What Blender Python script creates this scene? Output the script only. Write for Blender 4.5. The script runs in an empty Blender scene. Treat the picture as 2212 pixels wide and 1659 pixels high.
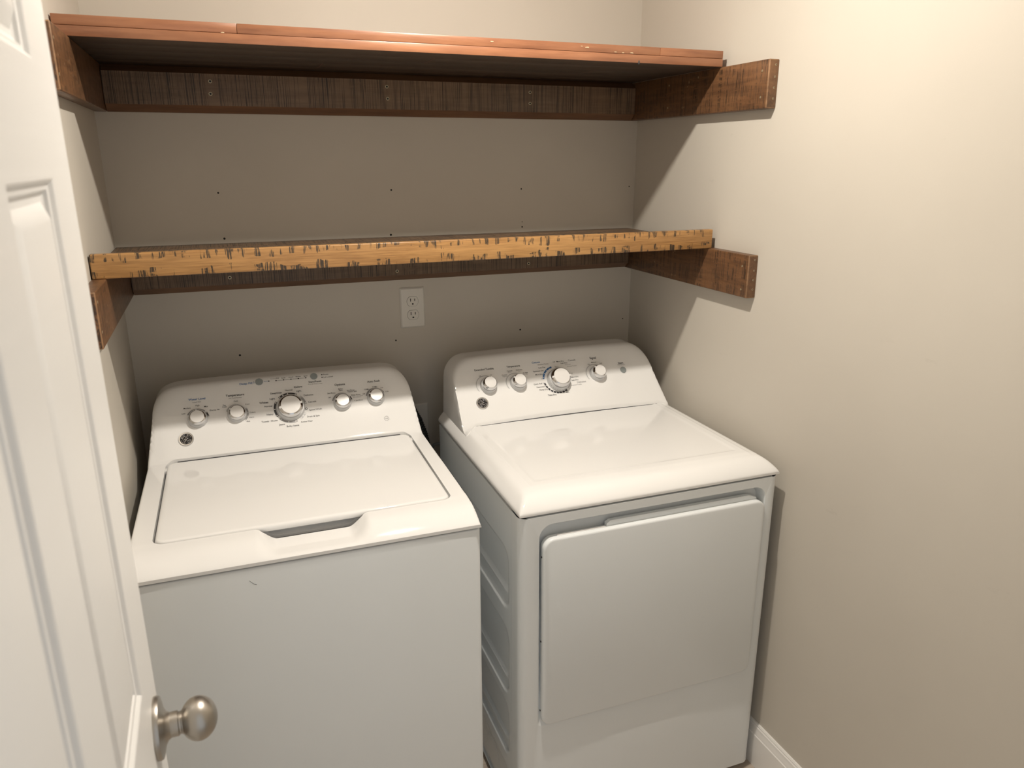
import bpy, bmesh, math, random
from mathutils import Vector, Matrix
random.seed(7)
S = bpy.context.scene
COL = S.collection

# ------------------------------------------------------------------ camera
cam = bpy.data.cameras.new('camera'); camo = bpy.data.objects.new('camera', cam); COL.objects.link(camo)
cam.sensor_width = 36.0; cam.lens = 1625.67 / 2212 * 36; cam.clip_start = 0.02
def cam_axes(yaw, p, r):
    cy, sy, cp, sp = math.cos(yaw), math.sin(yaw), math.cos(p), math.sin(p)
    f = Vector((-sy*cp, cy*cp, sp)); rt = Vector((cy, sy, 0)); up = rt.cross(f)
    c, s = math.cos(r), math.sin(r)
    return c*rt + s*up, -s*rt + c*up, f
R_, U_, F_ = cam_axes(-0.3672, -0.2908, -0.0021)
camo.matrix_world = Matrix(((R_.x, U_.x, -F_.x, 0.2496), (R_.y, U_.y, -F_.y, -2.1841), (R_.z, U_.z, -F_.z, 1.6374), (0, 0, 0, 1)))
cam.dof.use_dof = True; cam.dof.focus_distance = 1.95; cam.dof.aperture_fstop = 7.0
S.camera = camo
# ------------------------------------------------------------------ light and exposure
LAMP = (0.775, -0.957, 2.355)
LAMP_STRENGTH = 2010.0
LAMP_COLOR = (1.0, 0.917, 0.803)
world = bpy.data.worlds.new('hall_daylight'); S.world = world; world.use_nodes = True
bg = world.node_tree.nodes['Background']; bg.inputs[0].default_value = (0.93, 0.965, 1.0, 1); bg.inputs[1].default_value = 0.70
vs = S.view_settings; vs.view_transform = 'Standard'; vs.look = 'None'; vs.gamma = 1.0; vs.use_curve_mapping = False
vs.exposure = 0.0

# ------------------------------------------------------------------ helpers
def link(name, me, mat=None, parent=None, smooth=None):
    o = bpy.data.objects.new(name, me); COL.objects.link(o)
    if mat is not None:
        for m in (mat if isinstance(mat, (list, tuple)) else [mat]): me.materials.append(m)
    if parent: o.parent = parent
    if smooth is not None: smooth_by_angle(me, smooth)
    return o
def smooth_by_angle(me, deg):
    b = bmesh.new(); b.from_mesh(me); a = math.radians(deg)
    for f in b.faces: f.smooth = True
    for e in b.edges:
        e.smooth = (len(e.link_faces) == 2 and e.calc_face_angle(0) < a)
    b.to_mesh(me); b.free()
def bm_obj(name, bm, mat, parent=None, smooth=35):
    bmesh.ops.recalc_face_normals(bm, faces=bm.faces[:])
    me = bpy.data.meshes.new(name); bm.to_mesh(me); bm.free()
    return link(name, me, mat, parent, smooth)
def empty(name, loc=(0, 0, 0), rz=0.0):
    o = bpy.data.objects.new(name, None); COL.objects.link(o); o.location = loc; o.rotation_euler = (0, 0, rz)
    o.empty_display_size = 0.05
    return o
def tag(o, label=None, cat=None, group=None, kind=None):
    if label: o['label'] = label
    if cat: o['category'] = cat
    if group: o['group'] = group
    if kind: o['kind'] = kind
    return o
def add_box(bm, a, b, bev=0.0, seg=2, mi=0):
    c = [(a[i]+b[i])/2 for i in range(3)]; s = [abs(b[i]-a[i]) for i in range(3)]
    t = bmesh.new(); bmesh.ops.create_cube(t, size=1.0)
    for v in t.verts: v.co = Vector((v.co.x*s[0]+c[0], v.co.y*s[1]+c[1], v.co.z*s[2]+c[2]))
    if bev > 0: bmesh.ops.bevel(t, geom=t.edges[:], offset=bev, segments=seg, affect='EDGES', profile=0.5)
    merge(bm, t, mi)
def merge(bm, t, mi=0, M=None):
    mp = {}
    for v in t.verts: mp[v] = bm.verts.new(M @ v.co if M else v.co)
    for f in t.faces:
        try:
            nf = bm.faces.new([mp[v] for v in f.verts]); nf.material_index = mi if mi is not None else f.material_index
        except ValueError: pass
    t.free()
def box(name, a, b, mat, parent=None, bev=0.0, seg=2):
    bm = bmesh.new(); add_box(bm, a, b, bev, seg); return bm_obj(name, bm, mat, parent)
def add_loops(bm, loops, closed=True, cap0=False, cap1=False, mi=0):
    rows = [[bm.verts.new(p) for p in l] for l in loops]
    n = len(rows[0])
    for r0, r1 in zip(rows, rows[1:]):
        for i in range(n if closed else n-1):
            j = (i+1) % n
            bm.faces.new((r0[i], r0[j], r1[j], r1[i])).material_index = mi
    if cap0: bm.faces.new(rows[0]).material_index = mi
    if cap1: bm.faces.new(rows[-1][::-1]).material_index = mi
    return rows
def add_lathe(bm, prof, M, n=40, mi=0, cap=True):
    """prof: list of (radius, height) along the local z of M"""
    loops = []
    for r, h in prof:
        loops.append([M @ Vector((r*math.cos(2*math.pi*i/n), r*math.sin(2*math.pi*i/n), h)) for i in range(n)])
    add_loops(bm, loops, True, cap and prof[0][0] > 1e-6, cap and prof[-1][0] > 1e-6, mi)
def add_tube(bm, pts, r, n=10, mi=0, cap=True):
    pts = [Vector(p) for p in pts]; loops = []
    prev = None
    for i, p in enumerate(pts):
        t = (pts[min(i+1, len(pts)-1)] - pts[max(i-1, 0)]).normalized()
        a = Vector((0, 0, 1)) if abs(t.z) < 0.9 else Vector((1, 0, 0))
        if prev is not None: a = prev
        x = (a - t*a.dot(t)).normalized(); y = t.cross(x); prev = x
        rr = r[i] if isinstance(r, (list, tuple)) else r
        loops.append([p + rr*(math.cos(2*math.pi*k/n)*x + math.sin(2*math.pi*k/n)*y) for k in range(n)])
    add_loops(bm, loops, True, cap, cap, mi)
def rrect(x0, x1, y0, y1, r, seg=6):
    """rounded rectangle outline, counter-clockwise; r a number or 4 numbers (bl, br, tr, tl)"""
    rr = r if isinstance(r, (list, tuple)) else [r]*4
    out = []
    for (cx, cy, a0, q) in ((x0+rr[0], y0+rr[0], 180, rr[0]), (x1-rr[1], y0+rr[1], 270, rr[1]), (x1-rr[2], y1-rr[2], 0, rr[2]), (x0+rr[3], y1-rr[3], 90, rr[3])):
        for k in range(seg+1):
            a = math.radians(a0 + 90*k/seg); out.append((cx+q*math.cos(a), cy+q*math.sin(a)))
    return out
def sstep(a, b, x):
    t = max(0.0, min(1.0, (x-a)/(b-a))); return t*t*(3-2*t)
def smin(a, b, k):
    h = max(k-abs(a-b), 0.0)/k; return min(a, b) - h*h*k*0.25
def smax(a, b, k): return -smin(-a, -b, k)

# ------------------------------------------------------------------ materials
class NT:
    def __init__(self, name):
        self.m = bpy.data.materials.new(name); self.m.use_nodes = True
        self.t = self.m.node_tree; self.b = self.t.nodes['Principled BSDF']
    def n(self, kind, **kw):
        nd = self.t.nodes.new(kind)
        for k, v in kw.items():
            if hasattr(nd, k) and k not in ('inputs',): setattr(nd, k, v)
        return nd
    def l(self, a, b): self.t.links.new(a, b)
    def coords(self, scale=(1, 1, 1)):
        tc = self.n('ShaderNodeTexCoord'); mp = self.n('ShaderNodeMapping'); mp.inputs['Scale'].default_value = scale
        self.l(tc.outputs['Object'], mp.inputs['Vector']); return mp.outputs['Vector']
    def noise(self, vec, scale, detail=3, rough=0.5):
        n = self.n('ShaderNodeTexNoise'); n.inputs['Scale'].default_value = scale; n.inputs['Detail'].default_value = detail
        n.inputs['Roughness'].default_value = rough; self.l(vec, n.inputs['Vector']); return n.outputs['Fac']
    def ramp(self, fac, stops):
        r = self.n('ShaderNodeValToRGB'); e = r.color_ramp.elements
        while len(e) < len(stops): e.new(0.5)
        for i, (p, c) in enumerate(stops):
            e[i].position = p; e[i].color = (c, c, c, 1) if isinstance(c, (int, float)) else (*c, 1)
        self.l(fac, r.inputs['Fac']); return r.outputs['Color']
    def mix(self, fac, a, b, mode='MIX'):
        m = self.n('ShaderNodeMix'); m.data_type = 'RGBA'; m.blend_type = mode
        for sock, val in ((m.inputs[0], fac), (m.inputs[6], a), (m.inputs[7], b)):
            if hasattr(val, 'is_linked'): self.l(val, sock)
            elif isinstance(val, (int, float)): sock.default_value = val
            else: sock.default_value = (*val, 1)
        return m.outputs[2]
    def math(self, op, a, b=None):
        m = self.n('ShaderNodeMath'); m.operation = op
        for i, v in enumerate((a, b)):
            if v is None: continue
            if hasattr(v, 'is_linked'): self.l(v, m.inputs[i])
            else: m.inputs[i].default_value = v
        return m.outputs[0]
    def bump(self, h, strength=0.2, dist=0.002):
        b = self.n('ShaderNodeBump'); b.inputs['Strength'].default_value = strength; b.inputs['Distance'].default_value = dist
        self.l(h, b.inputs['Height']); self.l(b.outputs['Normal'], self.b.inputs['Normal'])
    def set(self, **kw):
        for k, v in kw.items():
            s = self.b.inputs[{'color': 'Base Color', 'rough': 'Roughness', 'metal': 'Metallic', 'coat': 'Coat Weight', 'coat_rough': 'Coat Roughness', 'ior': 'IOR', 'spec': 'Specular IOR Level'}[k]]
            if hasattr(v, 'is_linked'): self.l(v, s)
            elif isinstance(v, (int, float)): s.default_value = v
            else: s.default_value = (*v, 1)
        return self
def plain(name, color, rough=0.5, metal=0.0, **kw):
    t = NT(name); t.set(color=color, rough=rough, metal=metal, **kw); return t.m

def m_wall():
    t = NT('greige_wall_paint'); v = t.coords()
    big = t.noise(v, 2.2, 3); c = t.mix(t.ramp(big, [(0.35, 0.0), (0.7, 1.0)]), (0.575, 0.535, 0.472), (0.605, 0.565, 0.500))
    sc = t.noise(t.coords((1, 1.2, 3.5)), 9, 4, 0.65); c = t.mix(t.math('MULTIPLY', t.ramp(sc, [(0.70, 0.0), (0.78, 1.0)]), 0.18), c, (0.40, 0.37, 0.33))
    t.set(color=c, rough=0.6, spec=0.3); t.bump(t.noise(v, 260, 2), 0.10, 0.0006); return t.m
def m_white(name, col, rough, bump=0.0, coat=0.0):
    t = NT(name); v = t.coords(); n = t.noise(v, 3, 2)
    t.set(color=t.mix(t.ramp(n, [(0.3, 0.0), (0.7, 1.0)]), col, tuple(c*0.975 for c in col)), rough=rough)
    if coat: t.set(coat=coat, coat_rough=0.05)
    if bump: t.bump(t.noise(v, 420, 2), bump, 0.0004)
    return t.m
def m_door():
    t = NT('white_door_paint'); v = t.coords((1, 6, 60)); w = t.noise(t.coords((1, 9, 55)), 1.0, 3, 0.6)
    t.set(color=(0.84, 0.835, 0.82), rough=0.42); t.bump(t.noise(v, 1.6, 4, 0.6), 0.30, 0.0014); return t.m
def m_floor():
    t = NT('brown_plank_floor'); v = t.coords((1, 1, 1))
    br = t.n('ShaderNodeTexBrick'); br.inputs['Scale'].default_value = 1.0; br.inputs['Brick Width'].default_value = 1.1; br.inputs['Row Height'].default_value = 0.15
    br.inputs['Mortar Size'].default_value = 0.002; br.inputs['Color1'].default_value = (0.56, 0.48, 0.40, 1); br.inputs['Color2'].default_value = (0.62, 0.54, 0.455, 1); br.inputs['Mortar'].default_value = (0.05, 0.035, 0.025, 1)
    t.l(v, br.inputs['Vector'])
    g = t.noise(t.coords((3, 40, 1)), 3, 5, 0.6)
    t.set(color=t.mix(t.ramp(g, [(0.35, 0.35), (0.7, 1.0)]), (0.36, 0.29, 0.23), br.outputs['Color']), rough=0.45); return t.m

def m_wood(name, base, dark, axis, saw=0.0, saw_col=(0.02, 0.014, 0.010), rough=0.42, reach=None, warm=None, fine=220.0, low=0.5, dense=False, mid=False, grain=45):
    """stained wood: grain runs along `axis`, saw marks run across it (along z)"""
    t = NT(name)
    oi = t.n('ShaderNodeObjectInfo'); tc = t.n('ShaderNodeTexCoord')
    off = t.n('ShaderNodeVectorMath'); off.operation = 'ADD'; mul = t.n('ShaderNodeVectorMath'); mul.operation = 'SCALE'
    comb = t.n('ShaderNodeCombineXYZ'); t.l(oi.outputs['Random'], comb.inputs[0]); t.l(oi.outputs['Random'], comb.inputs[1]); t.l(oi.outputs['Random'], comb.inputs[2])
    t.l(comb.outputs[0], mul.inputs[0]); mul.inputs['Scale'].default_value = 7.0
    t.l(tc.outputs['Object'], off.inputs[0]); t.l(mul.outputs[0], off.inputs[1])
    def mp(sc):
        m = t.n('ShaderNodeMapping'); m.inputs['Scale'].default_value = sc; t.l(off.outputs[0], m.inputs['Vector']); return m.outputs['Vector']
    al = lambda along, across: (along, across, across) if axis == 'x' else (across, along, across)
    g1 = t.noise(mp(al(3.5 if grain < 60 else 6, grain)), 2.2, 6, 0.65); g2 = t.noise(mp(al(1.6, 7)), 2.0, 4, 0.6)
    c = t.mix(t.ramp(g1, [(0.30, 0.0), (0.70, 1.0)]), dark, base)
    c = t.mix(t.math('MULTIPLY', t.ramp(g2, [(0.42, 0.0), (0.72, 1.0)]), 0.55), c, warm or tuple(min(1, q*1.35) for q in base))
    tone = t.math('ADD', t.math('MULTIPLY', oi.outputs['Random'], 0.30), 0.85)
    cc = t.n('ShaderNodeCombineColor'); 
    for i in range(3): t.l(tone, cc.inputs[i])
    c = t.mix(1.0, c, cc.outputs[0], 'MULTIPLY')
    h = g1
    if saw > 0:
        s1 = t.noise(mp(al(fine, 14 if reach else 18 if mid else 5)), 1.0, 3, 0.7); s2 = t.noise(mp(al(fine*0.16, 14 if reach else 2.2)), 1.0, 2, 0.5); brk = t.noise(mp(al(14, 70 if mid else 30)), 1.4, 3, 0.6)
        m1 = t.ramp(s1, [(low, 0.0), (low+0.05, 1.0)])
        m2 = t.ramp(s2, [(0.30, 0.0), (0.48, 1.0)] if dense else [(0.40, 0.0), (0.54, 1.0)] if mid else [(0.50, 0.0), (0.62, 1.0)]); m3 = t.ramp(brk, [(0.28, 0.0), (0.40, 1.0)] if dense else [(0.38, 0.0), (0.50, 1.0)])
        mask = t.math('MULTIPLY', t.math('MULTIPLY', m1, m2), m3)
        if reach:   # marks bite in from the top and bottom arrises only: (z middle, half height)
            sx = t.n('ShaderNodeSeparateXYZ'); t.l(tc.outputs['Object'], sx.inputs[0])
            d = t.math('DIVIDE', t.math('ABSOLUTE', t.math('SUBTRACT', sx.outputs[2], reach[0])), reach[1])
            cl = t.noise(mp(al(18, 22)), 1.0, 2, 0.5)
            lim = t.math('SUBTRACT', t.math('ADD', d, t.math('MULTIPLY', cl, 1.5)), 1.10)
            mask = t.math('MULTIPLY', mask, t.ramp(lim, [(0.0, 0.0), (0.10, 1.0)]))
        if reach: mask = t.ramp(mask, [(0.10, 0.0), (0.38, 1.0)])
        mask = t.math('MULTIPLY', mask, saw)
        c = t.mix(mask, c, saw_col); h = t.math('SUBTRACT', t.math('MULTIPLY', g1, 0.4), mask)
    t.set(color=c, rough=rough, coat=0.25, coat_rough=0.25); t.bump(h, 0.35, 0.0012)
    return t.m

M = {}
M['wall'] = m_wall()
M['ceiling'] = m_white('white_ceiling_paint', (0.86, 0.85, 0.83), 0.9, 0.2)
M['floor'] = m_floor()
M['trim'] = m_white('white_trim_paint', (0.89, 0.875, 0.85), 0.35)
M['door'] = m_door()
M['gloss'] = m_white('white_appliance_enamel', (0.85, 0.85, 0.845), 0.06)
M['satin'] = m_white('white_painted_steel', (0.80, 0.832, 0.845), 0.28, 0.08)
M['plastic'] = m_white('white_knob_plastic', (0.80, 0.79, 0.78), 0.25)
M['collar'] = m_white('pale_grey_knob_collar', (0.60, 0.605, 0.61), 0.28)
M['chrome'] = plain('polished_chrome', (0.70, 0.70, 0.71), 0.05, 1.0)
M['nickel'] = plain('brushed_nickel', (0.44, 0.41, 0.37), 0.36, 1.0)
M['grey_btn'] = plain('grey_button_rubber', (0.27, 0.30, 0.30), 0.45)
M['black'] = plain('black_void', (0.008, 0.008, 0.008), 0.7)
M['dark_gap'] = plain('gap_shade_and_dark_parts', (0.035, 0.038, 0.042), 0.6)  # near black: feet and small dark parts, also shade painted into gaps
M['ink'] = plain('charcoal_print', (0.035, 0.035, 0.04), 0.5)
M['ink_blue'] = plain('blue_print', (0.02, 0.13, 0.36), 0.5)
M['ink_grey'] = plain('grey_print', (0.33, 0.33, 0.335), 0.5)
M['ink_light'] = plain('pale_grey_print', (0.52, 0.525, 0.53), 0.5)
M['badge'] = plain('black_badge_enamel', (0.012, 0.012, 0.014), 0.2)
M['hose'] = plain('black_ribbed_hose', (0.02, 0.024, 0.025), 0.45)
M['cord'] = plain('grey_cord', (0.16, 0.16, 0.16), 0.5)
M['plate'] = m_white('ivory_white_plastic', (0.74, 0.715, 0.66), 0.3)
M['screw'] = plain('brass_screw', (0.55, 0.47, 0.32), 0.4, 0.7)
M['scar'] = plain('bare_wood_chip', (0.62, 0.47, 0.30), 0.7)
M['red_wood'] = m_wood('red_brown_stained_wood', (0.30, 0.128, 0.062), (0.185, 0.072, 0.035), 'x', warm=(0.45, 0.21, 0.105), rough=0.36)
M['gold_wood'] = m_wood('golden_stained_wood', (0.53, 0.285, 0.100), (0.25, 0.120, 0.038), 'x', saw=0.93, saw_col=(0.03, 0.024, 0.018), warm=(0.64, 0.37, 0.145), reach=(0.025, 0.025), fine=430, low=0.45, grain=150)
M['brown_x'] = m_wood('dark_brown_sawn_wood', (0.190, 0.118, 0.068), (0.125, 0.074, 0.041), 'x', saw=0.92, saw_col=(0.022, 0.013, 0.008), fine=620, low=0.52, rough=0.6, dense=True)
M['brown_y'] = m_wood('dark_brown_sawn_wood_bracket', (0.172, 0.083, 0.036), (0.088, 0.040, 0.018), 'y', saw=0.8, saw_col=(0.022, 0.012, 0.007), fine=420, low=0.49, mid=True, rough=0.45)
M['worn'] = m_wood('worn_wood_edge', (0.27, 0.15, 0.072), (0.13, 0.065, 0.03), 'y', rough=0.6)
M['under'] = m_wood('dark_brown_underside', (0.066, 0.041, 0.027), (0.045, 0.028, 0.018), 'x', rough=0.6)  # darker brown for the downward faces of the top shelf planks
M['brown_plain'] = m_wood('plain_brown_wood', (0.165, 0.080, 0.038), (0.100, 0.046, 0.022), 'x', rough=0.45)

# ------------------------------------------------------------------ the room
W, H, YF = 1.512, 2.44, -2.03          # right wall, ceiling height, inner face of the doorway wall
def struct(o): o['kind'] = 'structure'; return o
struct(box('floor', (-0.6, -3.6, -0.05), (2.2, 0.12, 0.0), M['floor']))
struct(box('ceiling', (-0.12, YF-0.12, H), (W+0.12, 0.12, H+0.1), M['ceiling']))
wall_back = struct(box('wall_back', (-0.12, 0.0, 0.0), (W+0.12, 0.12, H), M['wall']))
wall_left = struct(box('wall_left', (-0.12, YF, 0.0), (0.0, 0.0, H), M['wall']))
wall_right = struct(box('wall_right', (W, YF, 0.0), (W+0.12, 0.0, H), M['wall']))
bm = bmesh.new()                          # wall the photographer stands in, with its door opening
DX0, DX1 = 0.128, 0.850
add_box(bm, (-0.12, YF-0.115, 0), (DX0, YF, H)); add_box(bm, (DX1, YF-0.115, 0), (W+0.12, YF, H)); add_box(bm, (DX0, YF-0.115, 2.05), (DX1, YF, H))
struct(bm_obj('wall_front', bm, M['wall']))

def baseboard(name, pts, parent=None):
    """pts: two ends on the wall face and the inward normal"""
    (a, b, n) = pts; a = Vector(a); b = Vector(b); n = Vector(n)
    prof = [(0, 0), (0.0145, 0), (0.0145, 0.098), (0.0125, 0.1005), (0.0125, 0.104), (0.0095, 0.112), (0.0090, 0.121), (0.0068, 0.1235), (0.0068, 0.1265), (0.0045, 0.130), (0, 0.130)]
    bm = bmesh.new(); loops = [[p + n*d + Vector((0, 0, z)) for d, z in prof] for p in (a, b)]
    add_loops(bm, loops, True, True, True); return struct(bm_obj(name, bm, M['trim'], None, 25))
baseboard('baseboard_right', ((W, -0.0145, 0), (W, YF, 0), (-1, 0, 0)))
baseboard('baseboard_left', ((0, -0.0145, 0), (0, YF, 0), (1, 0, 0)))
baseboard('baseboard_back', ((0, 0, 0), (W, 0, 0), (0, -1, 0)))

# old screw holes left in the back wall
for (x, z, r) in ((0.262, 1.553, 2.6), (0.723, 1.553, 2.6), (1.121, 1.550, 2.4), (1.492, 1.552, 1.8), (0.265, 1.434, 3.0), (0.716, 1.428, 3.2), (1.124, 1.437, 2.6), (1.124, 1.452, 1.4),
                  (0.272, 1.111, 3.0), (0.716, 1.115, 2.6), (1.118, 1.115, 2.8), (1.488, 1.123, 1.8)):
    bm = bmesh.new(); Mx = Matrix.Translation((x, 0, z)) @ Matrix.Rotation(math.radians(90), 4, 'X')
    add_lathe(bm, [(r*0.0010, -0.004), (r*0.0010, 0.0004)], Mx, 10)
    bm_obj('screw_hole', bm, M['black'], wall_back)

# ------------------------------------------------------------------ ceiling lamp (above the frame): a small surface-mounted downlight
lamp = tag(empty('ceiling_lamp', (LAMP[0], LAMP[1], H)), 'small white round downlight mounted on the ceiling in front of the machines', 'lamp')
dz = H - LAMP[2]
bm = bmesh.new(); add_lathe(bm, [(0.062, 0.0), (0.062, -0.010), (0.052, -0.014), (0.050, -dz+0.004), (0.047, -dz+0.001), (0.034, -dz+0.001), (0.033, -dz+0.002), (0.0, -dz+0.002)], Matrix.Identity(4), 40); bm_obj('housing', bm, M['trim'], lamp)
bulb_m = NT('glowing_diffuser'); bulb_m.set(color=(0.9, 0.9, 0.9), rough=0.4)
bulb_m.b.inputs['Emission Color'].default_value = (*LAMP_COLOR, 1); bulb_m.b.inputs['Emission Strength'].default_value = LAMP_STRENGTH
bm = bmesh.new(); add_lathe(bm, [(0.0305, -dz+0.0015), (0.0305, -dz-0.0020), (0.029, -dz-0.0055), (0.024, -dz-0.0090), (0.014, -dz-0.0115), (0.0, -dz-0.0122)], Matrix.Identity(4), 32); bm_obj('diffuser', bm, bulb_m.m, lamp, 60)

# ------------------------------------------------------------------ six-panel door, swung in on the left
dlen, dthk, dh = 0.711, 0.035, 2.03
FX, FY = 0.1216, -1.3028                    # far (latch) edge of the visible face
dang = math.pi/2 + 0.0149           # direction from hinge to latch
door = empty('door_1', (FX - dlen*math.cos(dang), FY - dlen*math.sin(dang), 0.012), 0)
# local frame: +x runs from the hinge to the latch, -y is the visible face normal; the leaf leans a touch off plumb
door.matrix_world = Matrix.Translation(door.location) @ Matrix.Rotation(dang, 4, 'Z') @ Matrix.Rotation(math.radians(-0.09), 4, 'X')
struct(door)
xs = [0.0, 0.142, 0.332, 0.4236, 0.6076, dlen]
zs = [0.0, 0.215, 0.80, 1.073, 1.610, 1.706, 1.905, dh]
panels = []
bm = bmesh.new(); V = {}
def dv(x, y, z):
    k = (round(x, 5), round(y, 5), round(z, 5))
    if k not in V: V[k] = bm.verts.new(k)
    return V[k]
for i in range(5):
    for j in range(7):
        hole = i in (1, 3) and j in (1, 3, 5)
        if hole: panels.append((xs[i], xs[i+1], zs[j], zs[j+1])); continue
        for y in (0.0, dthk): bm.faces.new([dv(xs[i], y, zs[j]), dv(xs[i+1], y, zs[j]), dv(xs[i+1], y, zs[j+1]), dv(xs[i], y, zs[j+1])])
for i in range(5):
    for z in (0.0, dh): bm.faces.new([dv(xs[i], 0, z), dv(xs[i+1], 0, z), dv(xs[i+1], dthk, z), dv(xs[i], dthk, z)])
for j in range(7):
    for x in (0.0, dlen): bm.faces.new([dv(x, 0, zs[j]), dv(x, 0, zs[j+1]), dv(x, dthk, zs[j+1]), dv(x, dthk, zs[j])])
bm_obj('door_leaf', bm, M['door'], door, 30)
def panel_loops(bm, x0, x1, z0, z1, y0, sgn):
    steps = [(0, 0), (0.002, 0.0010), (0.005, 0.0042), (0.009, 0.0050), (0.011, 0.0080), (0.014, 0.0095), (0.019, 0.0095), (0.032, 0.0020), (0.034, 0.0016)]
    loops = [[(x0+a, y0+sgn*d, z0+a), (x1-a, y0+sgn*d, z0+a), (x1-a, y0+sgn*d, z1-a), (x0+a, y0+sgn*d, z1-a)] for a, d in steps]
    add_loops(bm, loops, True, False, True)
for (x0, x1, z0, z1) in panels:
    bm = bmesh.new(); panel_loops(bm, x0, x1, z0, z1, 0.0, 1); panel_loops(bm, x0, x1, z0, z1, dthk, -1)
    bm_obj('panel', bm, M['door'], door, 20)
knob = bpy.data.objects.new('door_knob', None); COL.objects.link(knob); knob.parent = door; knob.empty_display_size = 0.02
knob.location = (dlen-0.047, 0.0, 0.996-0.012)
tag(knob, 'brushed nickel ball knob on a round rose')
KM = Matrix.Rotation(math.radians(90), 4, 'X')   # local z -> -y
bm = bmesh.new(); add_lathe(bm, [(0.0360, 0.0), (0.0365, 0.003), (0.0352, 0.006), (0.0305, 0.0075), (0.022, 0.0095), (0.0165, 0.0125), (0.0145, 0.016)], KM, 48); bm_obj('rose', bm, M['nickel'], knob, 40)
bm = bmesh.new(); add_lathe(bm, [(0.0138, 0.012), (0.0145, 0.014), (0.0145, 0.0245), (0.0128, 0.0255), (0.0128, 0.0275), (0.0138, 0.0285), (0.0138, 0.031)], KM, 40); bm_obj('neck', bm, M['nickel'], knob, 30)
bm = bmesh.new(); prof = []
for k in range(25):
    a = -math.pi/2 + math.pi*k/24; prof.append((max(0.0258*math.cos(a), 0.0), 0.0465 + (0.0205 if a < 0 else 0.0215)*math.sin(a)))
add_lathe(bm, prof, KM, 48); bm_obj('ball', bm, M['nickel'], knob, 60)
bm = bmesh.new(); add_lathe(bm, [(0.0010, 0.0138), (0.0010, 0.01445)], Matrix.Translation((0, -0.020, 0)) @ Matrix.Rotation(math.radians(40), 4, 'Y') , 8); bm_obj('set_screw_hole', bm, M['black'], knob)
bm = bmesh.new(); add_lathe(bm, [(0.033, 0.0), (0.031, 0.006), (0.014, 0.012), (0.014, 0.040)], Matrix.Translation((0, dthk, 0)) @ Matrix.Rotation(math.radians(-90), 4, 'X'), 32)
prof2 = [(max(0.0258*math.cos(-math.pi/2+math.pi*k/16), 0), 0.060+0.020*math.sin(-math.pi/2+math.pi*k/16)) for k in range(17)]
add_lathe(bm, prof2, Matrix.Translation((0, dthk, 0)) @ Matrix.Rotation(math.radians(-90), 4, 'X'), 32); bm_obj('rear_knob', bm, M['nickel'], knob, 50)
for z in (0.2, 1.0, 1.8):
    bm = bmesh.new(); add_lathe(bm, [(0.006, z-0.045), (0.006, z+0.045)], Matrix.Translation((-0.004, dthk+0.004, 0)), 12); bm_obj('hinge', bm, M['nickel'], door)

# ------------------------------------------------------------------ shelves
ZUT, ZUB, ZST = 1.859, 1.750, 1.8966
ZLT, ZLB, ZLBB, ZLR = 1.4544, 1.4044, 1.2960, 1.4219
TB = 0.028
def screws(par, pts, n, r=0.0034, dark=True):
    """small screw heads; n is the outward normal axis"""
    R = {'-y': Matrix.Rotation(math.radians(90), 4, 'X'), '-x': Matrix.Rotation(math.radians(-90), 4, 'Y'), '+x': Matrix.Rotation(math.radians(90), 4, 'Y')}[n]
    for p in pts:
        bm = bmesh.new(); add_lathe(bm, [(r, -0.002), (r, 0.0004), (r*0.62, 0.0005)], Matrix.Translation(p) @ R, 14, 0, False)
        add_lathe(bm, [(r*0.62, -0.0015), (r*0.62, 0.0005)], Matrix.Translation(p) @ R, 14, 1)
        bm_obj('screw', bm, [M['screw'], M['black'] if dark else M['screw']], par)
def chips(par, pts, n, size=0.006):
    for i, p in enumerate(pts):
        bm = bmesh.new(); R = {'-y': Matrix.Rotation(math.radians(90), 4, 'X'), '-x': Matrix.Rotation(math.radians(-90), 4, 'Y'), '+x': Matrix.Rotation(math.radians(90), 4, 'Y')}[n]
        rnd = random.Random(i*13+int(p[2]*1000)); k = 7; s = size*rnd.uniform(0.5, 1.0)
        ring = [(Matrix.Translation(p) @ R) @ Vector((s*rnd.uniform(0.4, 1.0)*math.cos(2*math.pi*q/k)*(0.9), s*0.22*rnd.uniform(0.4, 1)*math.sin(2*math.pi*q/k), 0.0004)) for q in range(k)]
        bm.faces.new([bm.verts.new(v) for v in ring]); bm_obj('wood_chip', bm, M['scar'], par)
# side brackets: flat boards on edge, longer than the shelf is deep
def bracket(side, z0, z1, length, label):
    x0, x1 = (0.0, TB) if side == 'L' else (W-TB, W)
    e = empty('shelf_bracket', ((x0+x1)/2, 0, z0)); tag(e, label, 'bracket', 'wooden shelf side brackets')
    h = z1-z0; bm = bmesh.new(); add_box(bm, (-TB/2, -length, 0), (TB/2, 0, h), 0.0026, 3)
    bmesh.ops.recalc_face_normals(bm, faces=bm.faces[:])
    for f in bm.faces:
        c = f.calc_center_median()
        if max(abs(v) for v in f.normal) < 0.97 and (c.y < -length+0.004 or (c.z > h-0.004 and c.y < -length+0.12)): f.material_index = 1
    bm_obj('board', bm, [M['brown_y'], M['worn']], e, 40)
    return e, h
fx = lambda side: (TB/2 + 0.0001) if side == 'L' else -(TB/2 + 0.0001)
b, h = bracket('R', ZUB, ZUT-0.0004, 0.642, 'dark wooden bracket on the right wall holding up the top shelf')
screws(b, [(fx('R'), -0.618, 0.0845), (fx('R'), -0.6194, 0.026), (fx('R'), -0.2176, 0.0844), (fx('R'), -0.2165, 0.0252)], '-x', 0.0026, False)
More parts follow.
